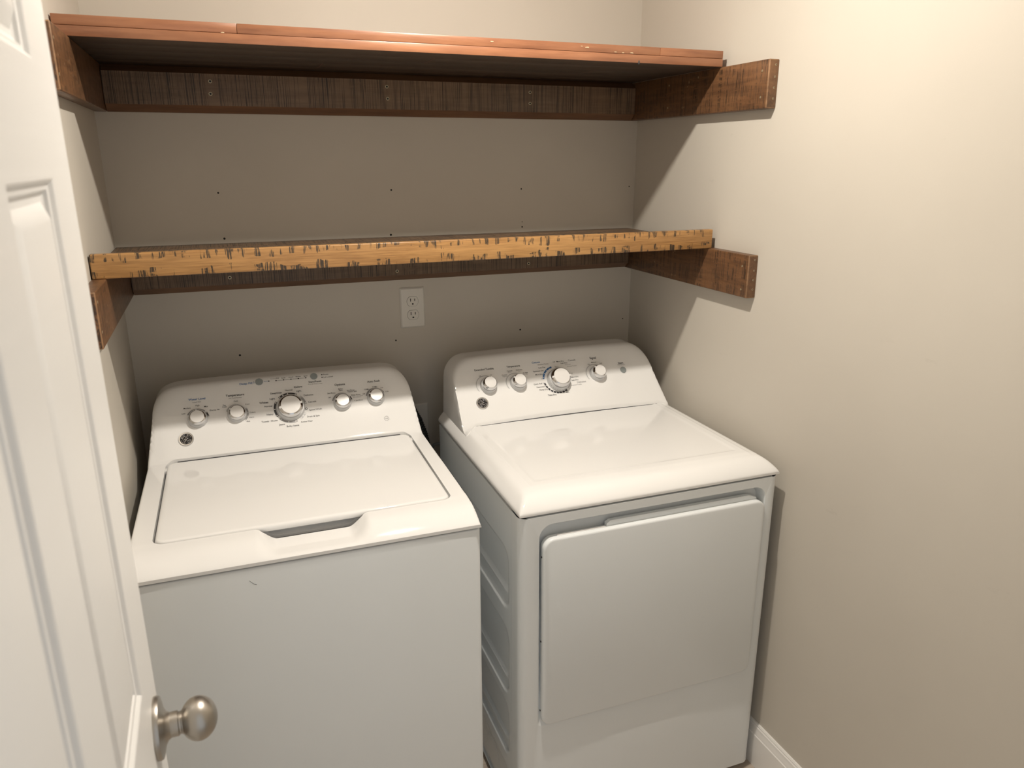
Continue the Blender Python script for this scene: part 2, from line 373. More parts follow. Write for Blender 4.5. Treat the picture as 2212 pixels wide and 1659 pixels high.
chips(b, [(fx('R'), -0.3162, 0.0846), (fx('R'), -0.2987, 0.0217), (fx('R'), -0.358, 0.0937), (fx('R'), -0.310, 0.074), (fx('R'), -0.290, 0.022)], '-x')
screws(b, [(0.004, -0.6421, z) for z in (0.096, 0.070, 0.046, 0.022)], '-y', 0.0022)
b, h = bracket('R', ZLBB, ZLB-0.0004, 0.630, 'dark wooden bracket on the right wall holding up the lower shelf')
screws(b, [(fx('R'), -0.6056, 0.079), (fx('R'), -0.608, 0.0201)], '-x', 0.0026, False)
chips(b, [(fx('R'), -0.288, 0.0792), (fx('R'), -0.2876, 0.0142), (fx('R'), -0.305, 0.0152), (fx('R'), -0.296, 0.085), (fx('R'), -0.19, 0.04)], '-x')
screws(b, [(0.004, -0.6301, z) for z in (0.096, 0.070, 0.046, 0.022)], '-y', 0.0022)
b, h = bracket('L', ZUB, ZUT-0.0004, 0.642, 'dark wooden bracket on the left wall holding up the top shelf')
screws(b, [(fx('L'), -0.632, 0.083), (fx('L'), -0.632, 0.026)], '+x', 0.003, False)
chips(b, [(fx('L'), -0.615, 0.058), (fx('L'), -0.478, 0.038), (fx('L'), -0.50, 0.060), (fx('L'), -0.235, 0.037), (fx('L'), -0.56, 0.05), (fx('L'), -0.44, 0.03)], '+x')
b, h = bracket('L', ZLBB, ZLB-0.0004, 0.630, 'dark wooden bracket on the left wall holding up the lower shelf')
screws(b, [(fx('L'), -0.618, 0.088), (fx('L'), -0.618, 0.031)], '+x', 0.003, False)
chips(b, [(fx('L'), -0.544, 0.037), (fx('L'), -0.475, 0.010), (fx('L'), -0.50, 0.06), (fx('L'), -0.33, 0.03)], '+x')
# ledger boards along the back wall, chamfered top and bottom
def ledger(z0, z1, sc, label):
    x0, x1 = TB+0.0015, W-TB-0.0015
    e = empty('ledger_board', ((x0+x1)/2, 0, z0)); tag(e, label, 'ledger', 'ledger boards under the shelves'); hw = (x1-x0)/2; h = z1-z0; t = 0.032
    bm = bmesh.new(); c = 0.017
    prof = [(0, 0), (-0.010, 0.0), (-t, c), (-t, h-c), (-0.010, h), (0, h)]
    rows = add_loops(bm, [[(x, y, z) for y, z in prof] for x in (-hw, hw)], True, True, True)
    bmesh.ops.recalc_face_normals(bm, faces=bm.faces[:])
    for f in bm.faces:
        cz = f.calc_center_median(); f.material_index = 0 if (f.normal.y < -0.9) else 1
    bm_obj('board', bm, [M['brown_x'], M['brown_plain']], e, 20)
    screws(e, [(x-(x0+x1)/2, -t-0.0002, z-z0) for x, z in sc], '-y', 0.0044)
ledger(ZUB, ZUT-0.0004, [(0.2716, 1.8241), (0.2695, 1.7947), (0.7172, 1.8245), (0.7182, 1.794), (1.1352, 1.8214), (1.1353, 1.7912)], 'long dark sawn ledger board screwed to the back wall under the top shelf')
ledger(ZLBB+0.0015, ZLB-0.0004, [(0.2674, 1.3337), (0.7223, 1.3266), (1.1331, 1.3289)], 'long dark sawn ledger board screwed to the back wall under the lower shelf')

def plank(par, x0, x1, y0, y1, z0, z1, mat, name='plank', bev=0.0012, under=False):
    """a board with its origin at its own middle so that its grain differs from its neighbours'"""
    c = Vector(((x0+x1)/2, (y0+y1)/2, (z0+z1)/2)); bm = bmesh.new()
    add_box(bm, (x0-c.x, y0-c.y, z0-c.z), (x1-c.x, y1-c.y, z1-c.z), bev, 2)
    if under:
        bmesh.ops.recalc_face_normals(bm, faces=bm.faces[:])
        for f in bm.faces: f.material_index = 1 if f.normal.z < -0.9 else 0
    o = bm_obj(name, bm, mat, par, 40); o.location = c; return o
g = 0.0006
us = tag(empty('upper_shelf', (0, 0, ZUT)), 'red-brown two-layer wooden top shelf with a worn front edge', 'shelf')
X0, X1, DEP = 0.003, 1.4870, 0.4572
rows = 5; rd = DEP/rows
for r in range(rows):
    ya, yb = -DEP+r*rd, -DEP+(r+1)*rd-g
    jo = [0.328, 1.304] if r == 0 else [0.45+0.21*((r*3) % 5), ]
    ed = [X0]+jo+[X1]
    for a, c in zip(ed, ed[1:]): plank(us, a, c-g*(c < X1), ya+0.0006*(r == 0), min(yb, -0.002), 0.0192, ZST-ZUT, M['red_wood'])
    ed = [X0, X1] if r == 0 else [X0, 0.3+0.23*((r*2) % 5), X1]
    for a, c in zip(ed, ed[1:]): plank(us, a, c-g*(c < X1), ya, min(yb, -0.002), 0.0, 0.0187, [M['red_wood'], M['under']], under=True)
chips(us, [(0.868, -DEP-0.0003, 0.030), (1.09, -DEP-0.0003, 0.0305), (1.105, -DEP-0.0003, 0.0285), (1.18, -DEP-0.0003, 0.0215), (1.20, -DEP-0.0003, 0.021), (1.225, -DEP-0.0003, 0.0215), (0.30, -DEP-0.0003, 0.0195)], '-y', 0.009)
bm = bmesh.new(); add_box(bm, (1.243, -DEP-0.0006, -0.003), (1.247, -DEP+0.003, 0.006), 0.001); bm_obj('cup_hook_stub', bm, M['dark_gap'], us)

ls = tag(empty('lower_shelf', (0, 0, ZLB)), 'golden stained lower wooden shelf with dark saw marks along its front board', 'shelf')
X0, X1, DEP = 0.003, 1.493, 0.4595
rd = (DEP-0.019)/5
for r in range(5):
    ya, yb = -DEP+0.0192+r*rd, -DEP+0.0192+(r+1)*rd-g
    ed = [X0, 0.35+0.22*((r*2) % 5), X1]
    for a, c in zip(ed, ed[1:]): plank(ls, a, c-g*(c < X1), ya, min(yb, -0.002), 0.0, ZLR-ZLB, M['brown_x'])
bm = bmesh.new(); add_box(bm, (X0, -DEP, 0.0), (X1, -DEP+0.0185, ZLT-ZLB), 0.0022, 3); bm_obj('front_board', bm, M['gold_wood'], ls, 40)
for x in (0.300, 0.470):
    bm = bmesh.new(); add_lathe(bm, [(0.0045, 0.0002), (0.0045, -0.0003)], Matrix.Translation((x, -DEP+0.006, 0)), 12); bm_obj('peg_hole', bm, M['black'], ls)

# ------------------------------------------------------------------ outlets
def outlet(name, cx, cz, label, w=0.0746, h=0.1214, yaw=0):
    e = empty(name, (cx, 0, cz)); tag(e, label, 'outlet')
    bm = bmesh.new()
    lp = []
    for (a, d) in ((0, 0), (0.0, 0.0018), (0.004, 0.0052), (0.006, 0.0056)):
        lp.append([(x, -d, z) for x, z in rrect(-w/2+a, w/2-a, -h/2+a, h/2-a, 0.003, 3)])
    add_loops(bm, lp, True, False, True); bm_obj('cover_plate', bm, M['plate'], e, 25)
    for zc in (0.0195, -0.0212):
        bm = bmesh.new(); out = []
        R0, fl = 0.0172, 0.0142; a0 = math.asin(fl/R0)
        for k in range(13): a = -a0+2*a0*k/12; out.append((R0*math.cos(a), R0*math.sin(a)))
        for k in range(13): a = math.pi-a0+2*a0*k/12; out.append((R0*math.cos(a), R0*math.sin(a)))
        add_loops(bm, [[(x*s, -d, zc+z*s) for x, z in out] for s, d in ((1.035, 0.0057), (1.035, 0.0058), )], True, False, True, 1)
        add_loops(bm, [[(x*s, -d, zc+z*s) for x, z in out] for s, d in ((1.0, 0.0056), (1.0, 0.0066), (0.97, 0.0070))], True, False, True, 0)
        rc = bm_obj('receptacle', bm, [M['plate'], M['dark_gap']], e, 30)
        for (sx, sh, sw) in ((-0.0064, 0.0088, 0.0022), (0.0064, 0.0072, 0.0022)):
            bm = bmesh.new(); add_box(bm, (sx-sw/2, -0.0073, zc+0.003-sh/2+0.0015), (sx+sw/2, -0.0060, zc+0.003+sh/2+0.0015)); bm_obj('slot', bm, M['black'], rc)
        bm = bmesh.new(); hp = [(0.0027*math.cos(math.radians(a)), max(0.0027*math.sin(math.radians(a)), -0.0020)) for a in range(0, 360, 24)]
        add_loops(bm, [[(x, -d, zc-0.0076+z) for x, z in hp] for d in (0.006, 0.0073)], True, False, True); bm_obj('ground_hole', bm, M['black'], rc)
outlet('wall_outlet', 0.7705, 1.2112, 'white duplex outlet on the back wall under the lower shelf')
e = empty('supply_plate', (0.766, 0, 0.848)); tag(e, 'pale wall plate on the back wall behind the washer and its hose', 'wall plate')
bm = bmesh.new(); add_loops(bm, [[(x, -d, z) for x, z in rrect(-0.042+a, 0.042-a, -0.06+a, 0.06-a, 0.003, 3)] for a, d in ((0, 0), (0, 0.0018), (0.004, 0.0052), (0.006, 0.0056))], True, False, True); bm_obj('cover_plate', bm, M['plate'], e, 25)
bm = bmesh.new(); add_lathe(bm, [(0.012, 0.005), (0.012, 0.016), (0.009, 0.018)], Matrix.Translation((0.006, 0, 0.012)) @ Matrix.Rotation(math.radians(90), 4, 'X'), 20); bm_obj('plug_boot', bm, M['cord'], e)

# hose and cord in the gap between the machines
def smooth_path(pts, n=14):
    P = [Vector(p) for p in pts]; P = [2*P[0]-P[1]]+P+[2*P[-1]-P[-2]]; out = []
    for i in range(1, len(P)-2):
        for k in range(n):
            t = k/n; a, b, c, d = P[i-1], P[i], P[i+1], P[i+2]
            out.append(0.5*((2*b)+(-a+c)*t+(2*a-5*b+4*c-d)*t*t+(-a+3*b-3*c+d)*t**3))
    out.append(P[-2]); return out
path = smooth_path([(0.706, -0.062, 0.985), (0.730, -0.070, 0.935), (0.757, -0.085, 0.870), (0.772, -0.095, 0.805), (0.780, -0.10, 0.70), (0.776, -0.10, 0.45), (0.770, -0.10, 0.015)], 44)
fine = []; acc = 0
L = [0.0]
for a, c in zip(path, path[1:]): L.append(L[-1]+(c-a).length)
hz = empty('drain_hose', tuple(path[-1])); hz.location.z = 0.0; tag(hz, 'black ribbed drain hose hanging behind the gap between the machines', 'hose')
bm = bmesh.new(); N = int(L[-1]/0.0024); pp = []; rr = []
for i in range(N+1):
    s = L[-1]*i/N; k = max(j for j in range(len(L)) if L[j] <= s+1e-9); k = min(k, len(path)-2)
    q = path[k].lerp(path[k+1], (s-L[k])/max(L[k+1]-L[k], 1e-9)); pp.append(q-hz.location); rr.append(0.0145 if i % 3 else 0.0118)
add_tube(bm, pp, rr, 14); bm_obj('ribbed_tube', bm, M['hose'], hz, 80)
bm = bmesh.new(); add_lathe(bm, [(0.019, 0.0), (0.019, 0.03)], Matrix.Translation(path[0]-hz.location) @ Matrix.Rotation(math.radians(150), 4, 'Y'), 20); bm_obj('cuff', bm, M['hose'], hz)
cd = tag(empty('power_cord', (0.84, -0.08, 0.0)), 'thin grey cord sagging from behind the dryer to the floor', 'cord')
bm = bmesh.new(); add_tube(bm, [Vector(p)-Vector((0.84, -0.08, 0)) for p in smooth_path([(0.860, -0.075, 0.83), (0.829, -0.08, 0.800), (0.800, -0.07, 0.786), (0.792, -0.065, 0.70), (0.800, -0.06, 0.3), (0.84, -0.08, 0.006)])], 0.0045, 8); bm_obj('cable', bm, M['cord'], cd)
bm = bmesh.new(); add_box(bm, (0.012, -0.006, 0.812), (0.034, 0.014, 0.842), 0.004); bm_obj('strain_relief', bm, M['cord'], cd)

# ------------------------------------------------------------------ laundry machines (local frame: x right, y back, origin at the front centre on the floor)
HWID = 0.343
CY0, CZ0, CYV, CZV = 0.502, 0.932, 0.128, 0.161           # foot of the control face and its run/rise
CL = math.hypot(CYV, CZV); VY, VZ = CYV/CL, CZV/CL
def outline(x, off, xe, hw=HWID):
    """frontal silhouette of the console: arched top, big round shoulders, slightly flared flanks"""
    s = 1 if x >= 0 else -1; a = abs(x); xs_ = 0.242 + s*off; xr = xe + s*off*0.8
    if a <= xs_: return 1.1005 - 0.10*x*x
    if a <= xr:
        t = (a-xs_)/(xr-xs_); top = 1.1005 - 0.10*xs_*xs_; return top - 0.068*(1-math.sqrt(max(0.0, 1-t*t)))
    top = 1.1005 - 0.10*xs_*xs_ - 0.068
    t = (a-xr)/max(hw-xr, 1e-6); return top - (top-0.893)*t**1.0
def face_profile(y, foot):
    t = min(max((y-foot)/CYV, 0.0), 1.0)
    line = CZ0 + (y-foot)*CZV/CYV - 0.0050*t*(1-t)
    return smin(line, 1.0965 - 0.05*max(0, y-0.66), 0.010)
def washer_top(x, y):
    deck = 0.928 + 0.004*min(max((y-0.07)/0.43, 0), 1)
    front = 0.8985 + 0.0345*math.sin(min(y/0.085, 1)*math.pi/2)**0.85 if y < 0.085 else 0.95
    deck = smin(deck, front, 0.010)
    wx = (1 - sstep(0.070, 0.114, abs(x-0.006)))*(1-sstep(0.10, 0.14, y))
    if wx > 0: deck = deck*(1-wx) + smin(deck, 0.9020, 0.005)*wx
    prof = smax(deck, face_profile(y, CY0), 0.012) if y > 0.42 else deck
    return max(smin(prof, outline(x, 0.006, 0.325), 0.030), 0.8935)
def dryer_deck(x, y):
    top = 0.9315
    fr = 0.8975 + 0.036*math.sin(min(y/0.062, 1)*math.pi/2)**0.8 if y < 0.062 else 0.97
    sd = 0.8975 + 0.036*math.sin(min((HWID-abs(x))/0.046, 1)*math.pi/2)**0.8 if HWID-abs(x) < 0.046 else 0.97
    rim = -0.0012*(1-sstep(0.270, 0.276, abs(x)))*sstep(0.085, 0.092, y)
    return max(smin(smin(top, fr, 0.008), sd, 0.008) + rim, 0.8935)
CHW = 0.3275
def dryer_foot(x): return 0.485 - 0.020*(1-math.cos(math.pi*x/0.686))*0.0
def dryer_console(x, y):
    prof = smax(dryer_deck(x, y), face_profile(y, 0.485), 0.012)
    return max(smin(prof, outline(x, -0.012, 0.3135, CHW), 0.018), 0.8935)
def loft(zf, ylist, zbase, nx=220, hw=HWID, solid=True):
    loops = []
    for y in ylist:
        xs_ = [-hw + 2*hw*i/1600 for i in range(1601)]; zz = [zf(x, y) for x in xs_]
        pl = [(-hw, zbase)] + list(zip(xs_, zz)) + [(hw, zbase)]
        L = [0.0]
        for a, b in zip(pl, pl[1:]): L.append(L[-1]+math.hypot((b[0]-a[0]), (b[1]-a[1])*1.3))
        lo = []; k = 0
        for i in range(nx+1):
            s = L[-1]*i/nx
            while k < len(L)-2 and L[k+1] < s: k += 1
            t = (s-L[k])/max(L[k+1]-L[k], 1e-9); lo.append((pl[k][0]+t*(pl[k+1][0]-pl[k][0]), y, pl[k][1]+t*(pl[k+1][1]-pl[k][1])))
        loops.append(lo)
    bm = bmesh.new(); add_loops(bm, loops, True, True, True); return bm
def boolean(o, cutter):
    md = o.modifiers.new('cut', 'BOOLEAN'); md.operation = 'DIFFERENCE'; md.solver = 'EXACT'; md.object = cutter
    dg = bpy.context.evaluated_depsgraph_get(); dg.update()
    me = bpy.data.meshes.new_from_object(o.evaluated_get(dg)); o.modifiers.clear(); o.data = me
    bpy.data.objects.remove(cutter)
def prism(bm, outl, z0, z1, mi=0): add_loops(bm, [[(x, y, z) for x, y in outl] for z in (z0, z1)], True, True, True, mi)

# ---- printing on the consoles
PRINT = [
('W', 'Water Level', -0.2144, 0.1612, 0.0396, 'b', 1),
('W', 'Load Size', -0.2152, 0.1535, 0.0198, 'g', 0),
('W', 'Low', -0.2477, 0.1258, 0.0084, 'k', 0),
('W', 'Medium', -0.2389, 0.1392, 0.0165, 'k', 0),
('W', 'High', -0.2145, 0.1442, 0.0097, 'k', 0),
('W', 'Max', -0.1946, 0.139, 0.0089, 'k', 0),
('W', 'Precise Fill', -0.1752, 0.1273, 0.0224, 'k', 0),
('W', 'Temperature', -0.1236, 0.1617, 0.0446, 'k', 1),
('W', 'All Cold Rinses', -0.124, 0.1543, 0.0314, 'g', 0),
('W', 'Tap', -0.1517, 0.137, 0.0074, 'k', 0),
('W', 'Cold', -0.1519, 0.1327, 0.0096, 'k', 0),
('W', 'Cold', -0.1234, 0.1452, 0.0097, 'k', 0),
('W', 'Cool', -0.0964, 0.1338, 0.0098, 'k', 0),
('W', 'Colors', -0.0857, 0.1101, 0.0136, 'k', 0),
('W', 'Warm', -0.0893, 0.0972, 0.0119, 'k', 0),
('W', 'Hot', -0.0978, 0.0872, 0.0082, 'k', 0),
('W', 'Deep Fill', -0.0945, 0.1912, 0.0309, 'b', 1),
('W', 'Colors', 0.0336, 0.1672, 0.0213, 'k', 1),
('W', 'Normal', 0.0091, 0.1607, 0.0184, 'k', 0),
('W', 'Light', 0.0341, 0.1556, 0.013, 'k', 0),
('W', 'DeepClean', -0.0231, 0.156, 0.0286, 'k', 1),
('W', 'Light', -0.034, 0.1411, 0.0132, 'k', 0),
('W', 'Whites', -0.0561, 0.1328, 0.022, 'k', 1),
('W', 'Normal', -0.0461, 0.1219, 0.0192, 'k', 0),
('W', 'Heavy', -0.0438, 0.0991, 0.0163, 'k', 0),
('W', 'Towels / Sheets', -0.047, 0.0809, 0.0397, 'k', 0),
('W', 'Jeans', -0.018, 0.0683, 0.0145, 'k', 0),
('W', 'Bulky Items', 0.0087, 0.0612, 0.0307, 'k', 0),
('W', 'Active Wear', 0.0443, 0.0689, 0.0301, 'k', 0),
('W', 'Drain & Spin', 0.0625, 0.0815, 0.0319, 'k', 0),
('W', 'Speed Wash', 0.0699, 0.0996, 0.0319, 'k', 0),
('W', 'Casuals', 0.0644, 0.122, 0.0206, 'k', 0),
('W', 'Delicates', 0.0573, 0.1418, 0.0243, 'k', 0),
('W', 'Sensing', -0.026, 0.1994, 0.013, 'g', 0),
('W', 'Fill', -0.0149, 0.1992, 0.0066, 'k', 0),
('W', 'Soak', -0.0002, 0.1984, 0.0106, 'k', 0),
('W', 'Wash', 0.0187, 0.1988, 0.0119, 'k', 0),
('W', 'Rinse', 0.0376, 0.1986, 0.0127, 'k', 0),
('W', 'Spin', 0.0563, 0.1983, 0.0101, 'k', 0),
('W', 'Start/Pause', 0.0784, 0.1775, 0.0331, 'k', 1),
('W', 'Press & Hold to Stop', 0.0784, 0.1711, 0.0366, 'g', 0),
('W', 'Pause', 0.109, 0.1973, 0.0137, 'k', 0),
('W', 'Lid Locked', 0.1143, 0.188, 0.0247, 'k', 0),
('W', 'Options', 0.1413, 0.1621, 0.0275, 'k', 1),
('W', 'Extra', 0.1415, 0.1499, 0.0113, 'k', 0),
('W', 'Spin', 0.1414, 0.1458, 0.0096, 'k', 0),
('W', '2nd Rinse', 0.1672, 0.1429, 0.0201, 'k', 0),
('W', '+Extra Spin', 0.1709, 0.1389, 0.0245, 'k', 0),
('W', '2nd Rinse', 0.1163, 0.1402, 0.0207, 'k', 0),
('W', 'Off', 0.1096, 0.1282, 0.0064, 'k', 0),
('W', 'Deep Rinse', 0.1793, 0.1286, 0.0235, 'k', 0),
('W', '(select when adding', 0.1831, 0.125, 0.0279, 'g', 0),
('W', 'fabric softener)', 0.1815, 0.1214, 0.0218, 'g', 0),
('W', '+ 2nd Rinse', 0.1838, 0.1121, 0.0228, 'k', 0),
('W', 'Auto Soak', 0.2319, 0.1619, 0.0347, 'k', 1),
('W', '15 Min', 0.2099, 0.1405, 0.0133, 'k', 0),
('W', '30 Min', 0.2323, 0.1457, 0.0138, 'k', 0),
('W', '1 Hr', 0.2512, 0.1407, 0.0078, 'k', 0),
('W', '2 Hr', 0.2636, 0.1286, 0.0089, 'k', 0),
('W', 'Off', 0.2006, 0.1283, 0.0066, 'k', 0),
('W', 'hub', 0.2501, 0.0517, 0.0073, 'g', 1),
('D', 'Extended Tumble', -0.2278, 0.1641, 0.0575, 'k', 1),
('D', 'On', -0.2104, 0.1452, 0.005, 'k', 0),
('D', 'Off', -0.2443, 0.1451, 0.0061, 'k', 0),
('D', 'Temperature', -0.139, 0.1649, 0.0417, 'k', 1),
('D', 'Cottons', -0.1711, 0.141, 0.0163, 'k', 0),
('D', 'Regular', -0.1713, 0.1364, 0.0126, 'g', 0),
('D', 'Casuals', -0.1531, 0.1521, 0.0166, 'k', 0),
('D', 'Medium', -0.1535, 0.1479, 0.0115, 'g', 0),
('D', 'Delicates', -0.1237, 0.152, 0.0187, 'k', 0),
('D', 'Low', -0.1244, 0.1477, 0.0062, 'g', 0),
('D', 'Air Fluff', -0.1074, 0.1408, 0.0154, 'k', 0),
('D', 'No Heat', -0.1067, 0.1365, 0.0123, 'g', 0),
('D', 'Cottons', -0.0672, 0.1698, 0.0252, 'b', 1),
('D', 'Off', -0.0109, 0.1654, 0.0077, 'g', 0),
('D', 'More Dry', 0.0093, 0.1656, 0.0229, 'k', 0),
('D', 'Casuals', 0.0467, 0.1657, 0.0241, 'g', 0),
('D', 'Less Dry', 0.02, 0.1593, 0.0214, 'k', 0),
('D', 'Damp Alert', 0.0312, 0.1536, 0.0186, 'g', 0),
('D', 'Extended Tumble', 0.0423, 0.1473, 0.0301, 'g', 0),
('D', 'Extended Tumble', -0.0459, 0.1616, 0.0337, 'g', 0),
('D', 'Less Dry', -0.0523, 0.152, 0.0217, 'k', 0),
('D', 'Optimum Dry', -0.0661, 0.1422, 0.0338, 'k', 0),
('D', 'More Dry', -0.0666, 0.1314, 0.0223, 'k', 0),
('D', 'Off', -0.06, 0.1168, 0.0072, 'g', 0),
('D', 'Quick Fluff 10', -0.0732, 0.1026, 0.0342, 'k', 0),
('D', 'Dewrinkle 20', -0.0671, 0.0927, 0.0324, 'k', 0),
('D', 'Damp Dry 30', -0.0601, 0.0835, 0.0332, 'k', 0),
('D', '40', -0.0369, 0.0765, 0.0063, 'k', 0),
('D', '50', -0.0272, 0.0719, 0.0065, 'k', 0),
('D', '60', -0.0155, 0.0697, 0.0066, 'k', 0),
('D', '70', -0.004, 0.07, 0.0061, 'k', 0),
('D', '80', 0.0067, 0.0722, 0.0062, 'k', 0),
('D', 'Min.', 0.0082, 0.0671, 0.0097, 'k', 0),
('D', 'Off', 0.0161, 0.0768, 0.0051, 'g', 0),
('D', 'Time Dry', -0.0419, 0.0643, 0.0273, 'k', 1),
('D', 'Off', 0.036, 0.1238, 0.006, 'g', 0),
('D', 'More Dry', 0.0428, 0.1126, 0.0225, 'k', 0),
('D', 'Less Dry', 0.0403, 0.1029, 0.0222, 'k', 0),
('D', 'Delicates', 0.0595, 0.0947, 0.0284, 'g', 0),
('D', 'Extended Tumble', 0.0412, 0.0873, 0.0336, 'g', 0),
('D', 'Signal', 0.1162, 0.1658, 0.0208, 'k', 1),
('D', 'Off', 0.0974, 0.1469, 0.0064, 'k', 0),
('D', 'Medium', 0.1155, 0.1522, 0.0159, 'k', 0),
('D', 'Loud', 0.1369, 0.1464, 0.0081, 'k', 0),
('D', 'Start', 0.2029, 0.141, 0.0172, 'k', 1),
('D', 'Push to Start', 0.2035, 0.1356, 0.0251, 'g', 0),
]
_txt = {}
def text_polys(s, bold):
    key = (s, bold)
    if key not in _txt:
        cu = bpy.data.curves.new('t', 'FONT'); cu.body = s; cu.size = 1.0; cu.resolution_u = 2; cu.align_x = 'CENTER'; cu.align_y = 'CENTER'
        cu.offset = 0.013 if bold else 0.004
        o = bpy.data.objects.new('t', cu); COL.objects.link(o); dg = bpy.context.evaluated_depsgraph_get(); dg.update()
        me = bpy.data.meshes.new_from_object(o.evaluated_get(dg)); vs_ = [tuple(v.co) for v in me.vertices]; fs = [tuple(p.vertices) for p in me.polygons]
        bpy.data.objects.remove(o); bpy.data.curves.remove(cu); bpy.data.meshes.remove(me)
        x0 = min(v[0] for v in vs_); x1 = max(v[0] for v in vs_); _txt[key] = (vs_, fs, x0, x1)
    return _txt[key]
INKS = {'k': 0, 'b': 1, 'g': 2, 'l': 3, 'w': 4}
class Printer:
    def __init__(self, zf, foot): self.zf, self.foot, self.bm = zf, foot, bmesh.new()
    def at(self, u, v, lift=0.0007):
        y = self.foot + v*VY; return Vector((u, y - VZ*lift, self.zf(u, y) + VY*lift))
    def poly(self, uv, col, lift=0.0007):
        try: self.bm.faces.new([self.bm.verts.new(self.at(u, v, lift)) for u, v in uv]).material_index = INKS[col]
        except ValueError: pass
    def text(self, s, u, v, w, col, bold):
        vs_, fs, x0, x1 = text_polys(s, bold); k = w/(x1-x0); cx = (x0+x1)/2
        ky = min(k*1.0, 0.0125)
        vv = [self.bm.verts.new(self.at(u+(p[0]-cx)*k, v+p[1]*ky)) for p in vs_]
        for f in fs:
            try: self.bm.faces.new([vv[i] for i in f]).material_index = INKS[col]
            except ValueError: pass
    def arc(self, u, v, r0, r1, a0, a1, col, lift=0.0006, n=None):
        n = n or max(3, int(abs(a1-a0)/6))
        for i in range(n):
            q = [math.radians(a0+(a1-a0)*(i+d)/n) for d in (0, 1)]
            self.poly([(u+r0*math.cos(q[0]), v+r0*math.sin(q[0])), (u+r1*math.cos(q[0]), v+r1*math.sin(q[0])), (u+r1*math.cos(q[1]), v+r1*math.sin(q[1])), (u+r0*math.cos(q[1]), v+r0*math.sin(q[1]))], col, lift)
    def dot(self, u, v, r, col, lift=0.0009, n=12): self.poly([(u+r*math.cos(2*math.pi*i/n), v+r*math.sin(2*math.pi*i/n)) for i in range(n)], col, lift)
    def done(self, parent):
        me = bpy.data.meshes.new('printed_lettering'); self.bm.to_mesh(me); self.bm.free()
        o = link('printed_lettering', me, [M['ink'], M['ink_blue'], M['ink_grey'], M['ink_light'], M['plastic']], parent); o['kind'] = 'stuff'; return o
def face_matrix(zf, foot, u, v):
    y = foot + v*VY; p = Vector((u, y, zf(u, y)))
    ux = Vector((1, 0, 0)); vv = Vector((0, VY, VZ)); n = ux.cross(vv)
    return Matrix(((ux.x, vv.x, n.x, p.x), (ux.y, vv.y, n.y, p.y), (ux.z, vv.z, n.z, p.z), (0, 0, 0, 1)))
def control_knob(par, zf, foot, u, v, r, tall, ang, label=None, name='control_knob', ticks=False):
    """white-capped dial: pale collar, chrome ring, white cap with a pointer"""
    F = face_matrix(zf, foot, u, v)
    k = bpy.data.objects.new(name, None); COL.objects.link(k); k.parent = par; k.matrix_local = F; k.empty_display_size = 0.01
    I = Matrix.Identity(4)
    bm = bmesh.new(); add_lathe(bm, [(r*1.02, -0.003), (r*1.02, 0.0015), (r*0.995, 0.0030), (r*0.955, tall*0.48), (r*0.93, tall*0.52), (r*0.86, tall*0.53)], I, 48); bm_obj('collar', bm, M['collar'], k, 35)
    bm = bmesh.new(); add_lathe(bm, [(r*0.86, tall*0.50), (r*0.890, tall*0.54), (r*0.888, tall*0.73), (r*0.872, tall*0.78), (r*0.715, tall*0.925), (r*0.70, tall*0.935), (r*0.69, tall*0.93)], I, 56); bm_obj('chrome_ring', bm, M['chrome'], k, 40)
    bm = bmesh.new(); add_lathe(bm, [(r*0.695, tall*0.90), (r*0.695, tall*0.985), (r*0.675, tall*1.008), (r*0.62, tall*1.01), (0.0, tall*1.004)], I, 48); bm_obj('cap', bm, M['plastic'], k, 30)
    for a in ((ang, ang+180) if r > 0.03 else (ang,)):
        bm = bmesh.new(); t = bmesh.new(); add_box(t, (r*0.66, -r*0.08, tall*0.60), (r*0.845, r*0.08, tall*0.97), 0.0008); merge(bm, t, 0, Matrix.Rotation(math.radians(a), 4, 'Z')); bm_obj('pointer', bm, M['plastic'], k)
    if ticks:
        bm = bmesh.new()
        for i in range(12):
            t = bmesh.new(); add_box(t, (r*0.972, -0.0006, tall*0.16), (r*0.985, 0.0006, tall*0.28)); merge(bm, t, 0, Matrix.Rotation(math.radians(200+i*12), 4, 'Z'))
        bm_obj('scale_marks', bm, M['ink_grey'], k)
    return k
def button(par, zf, foot, u, v, r):
    F = face_matrix(zf, foot, u, v); k = bpy.data.objects.new('push_button', None); COL.objects.link(k); k.parent = par; k.matrix_local = F; k.empty_display_size = 0.01
    I = Matrix.Identity(4)
    bm = bmesh.new(); add_lathe(bm, [(r*1.10, -0.003), (r*1.10, 0.0006), (r*1.0, 0.0009)], I, 32); bm_obj('rim', bm, M['collar'], k, 30)
    bm = bmesh.new(); add_lathe(bm, [(r, -0.002), (r, 0.0022), (r*0.94, 0.0032), (0.0, 0.0034)], I, 32); bm_obj('button_face', bm, M['grey_btn'], k, 30)
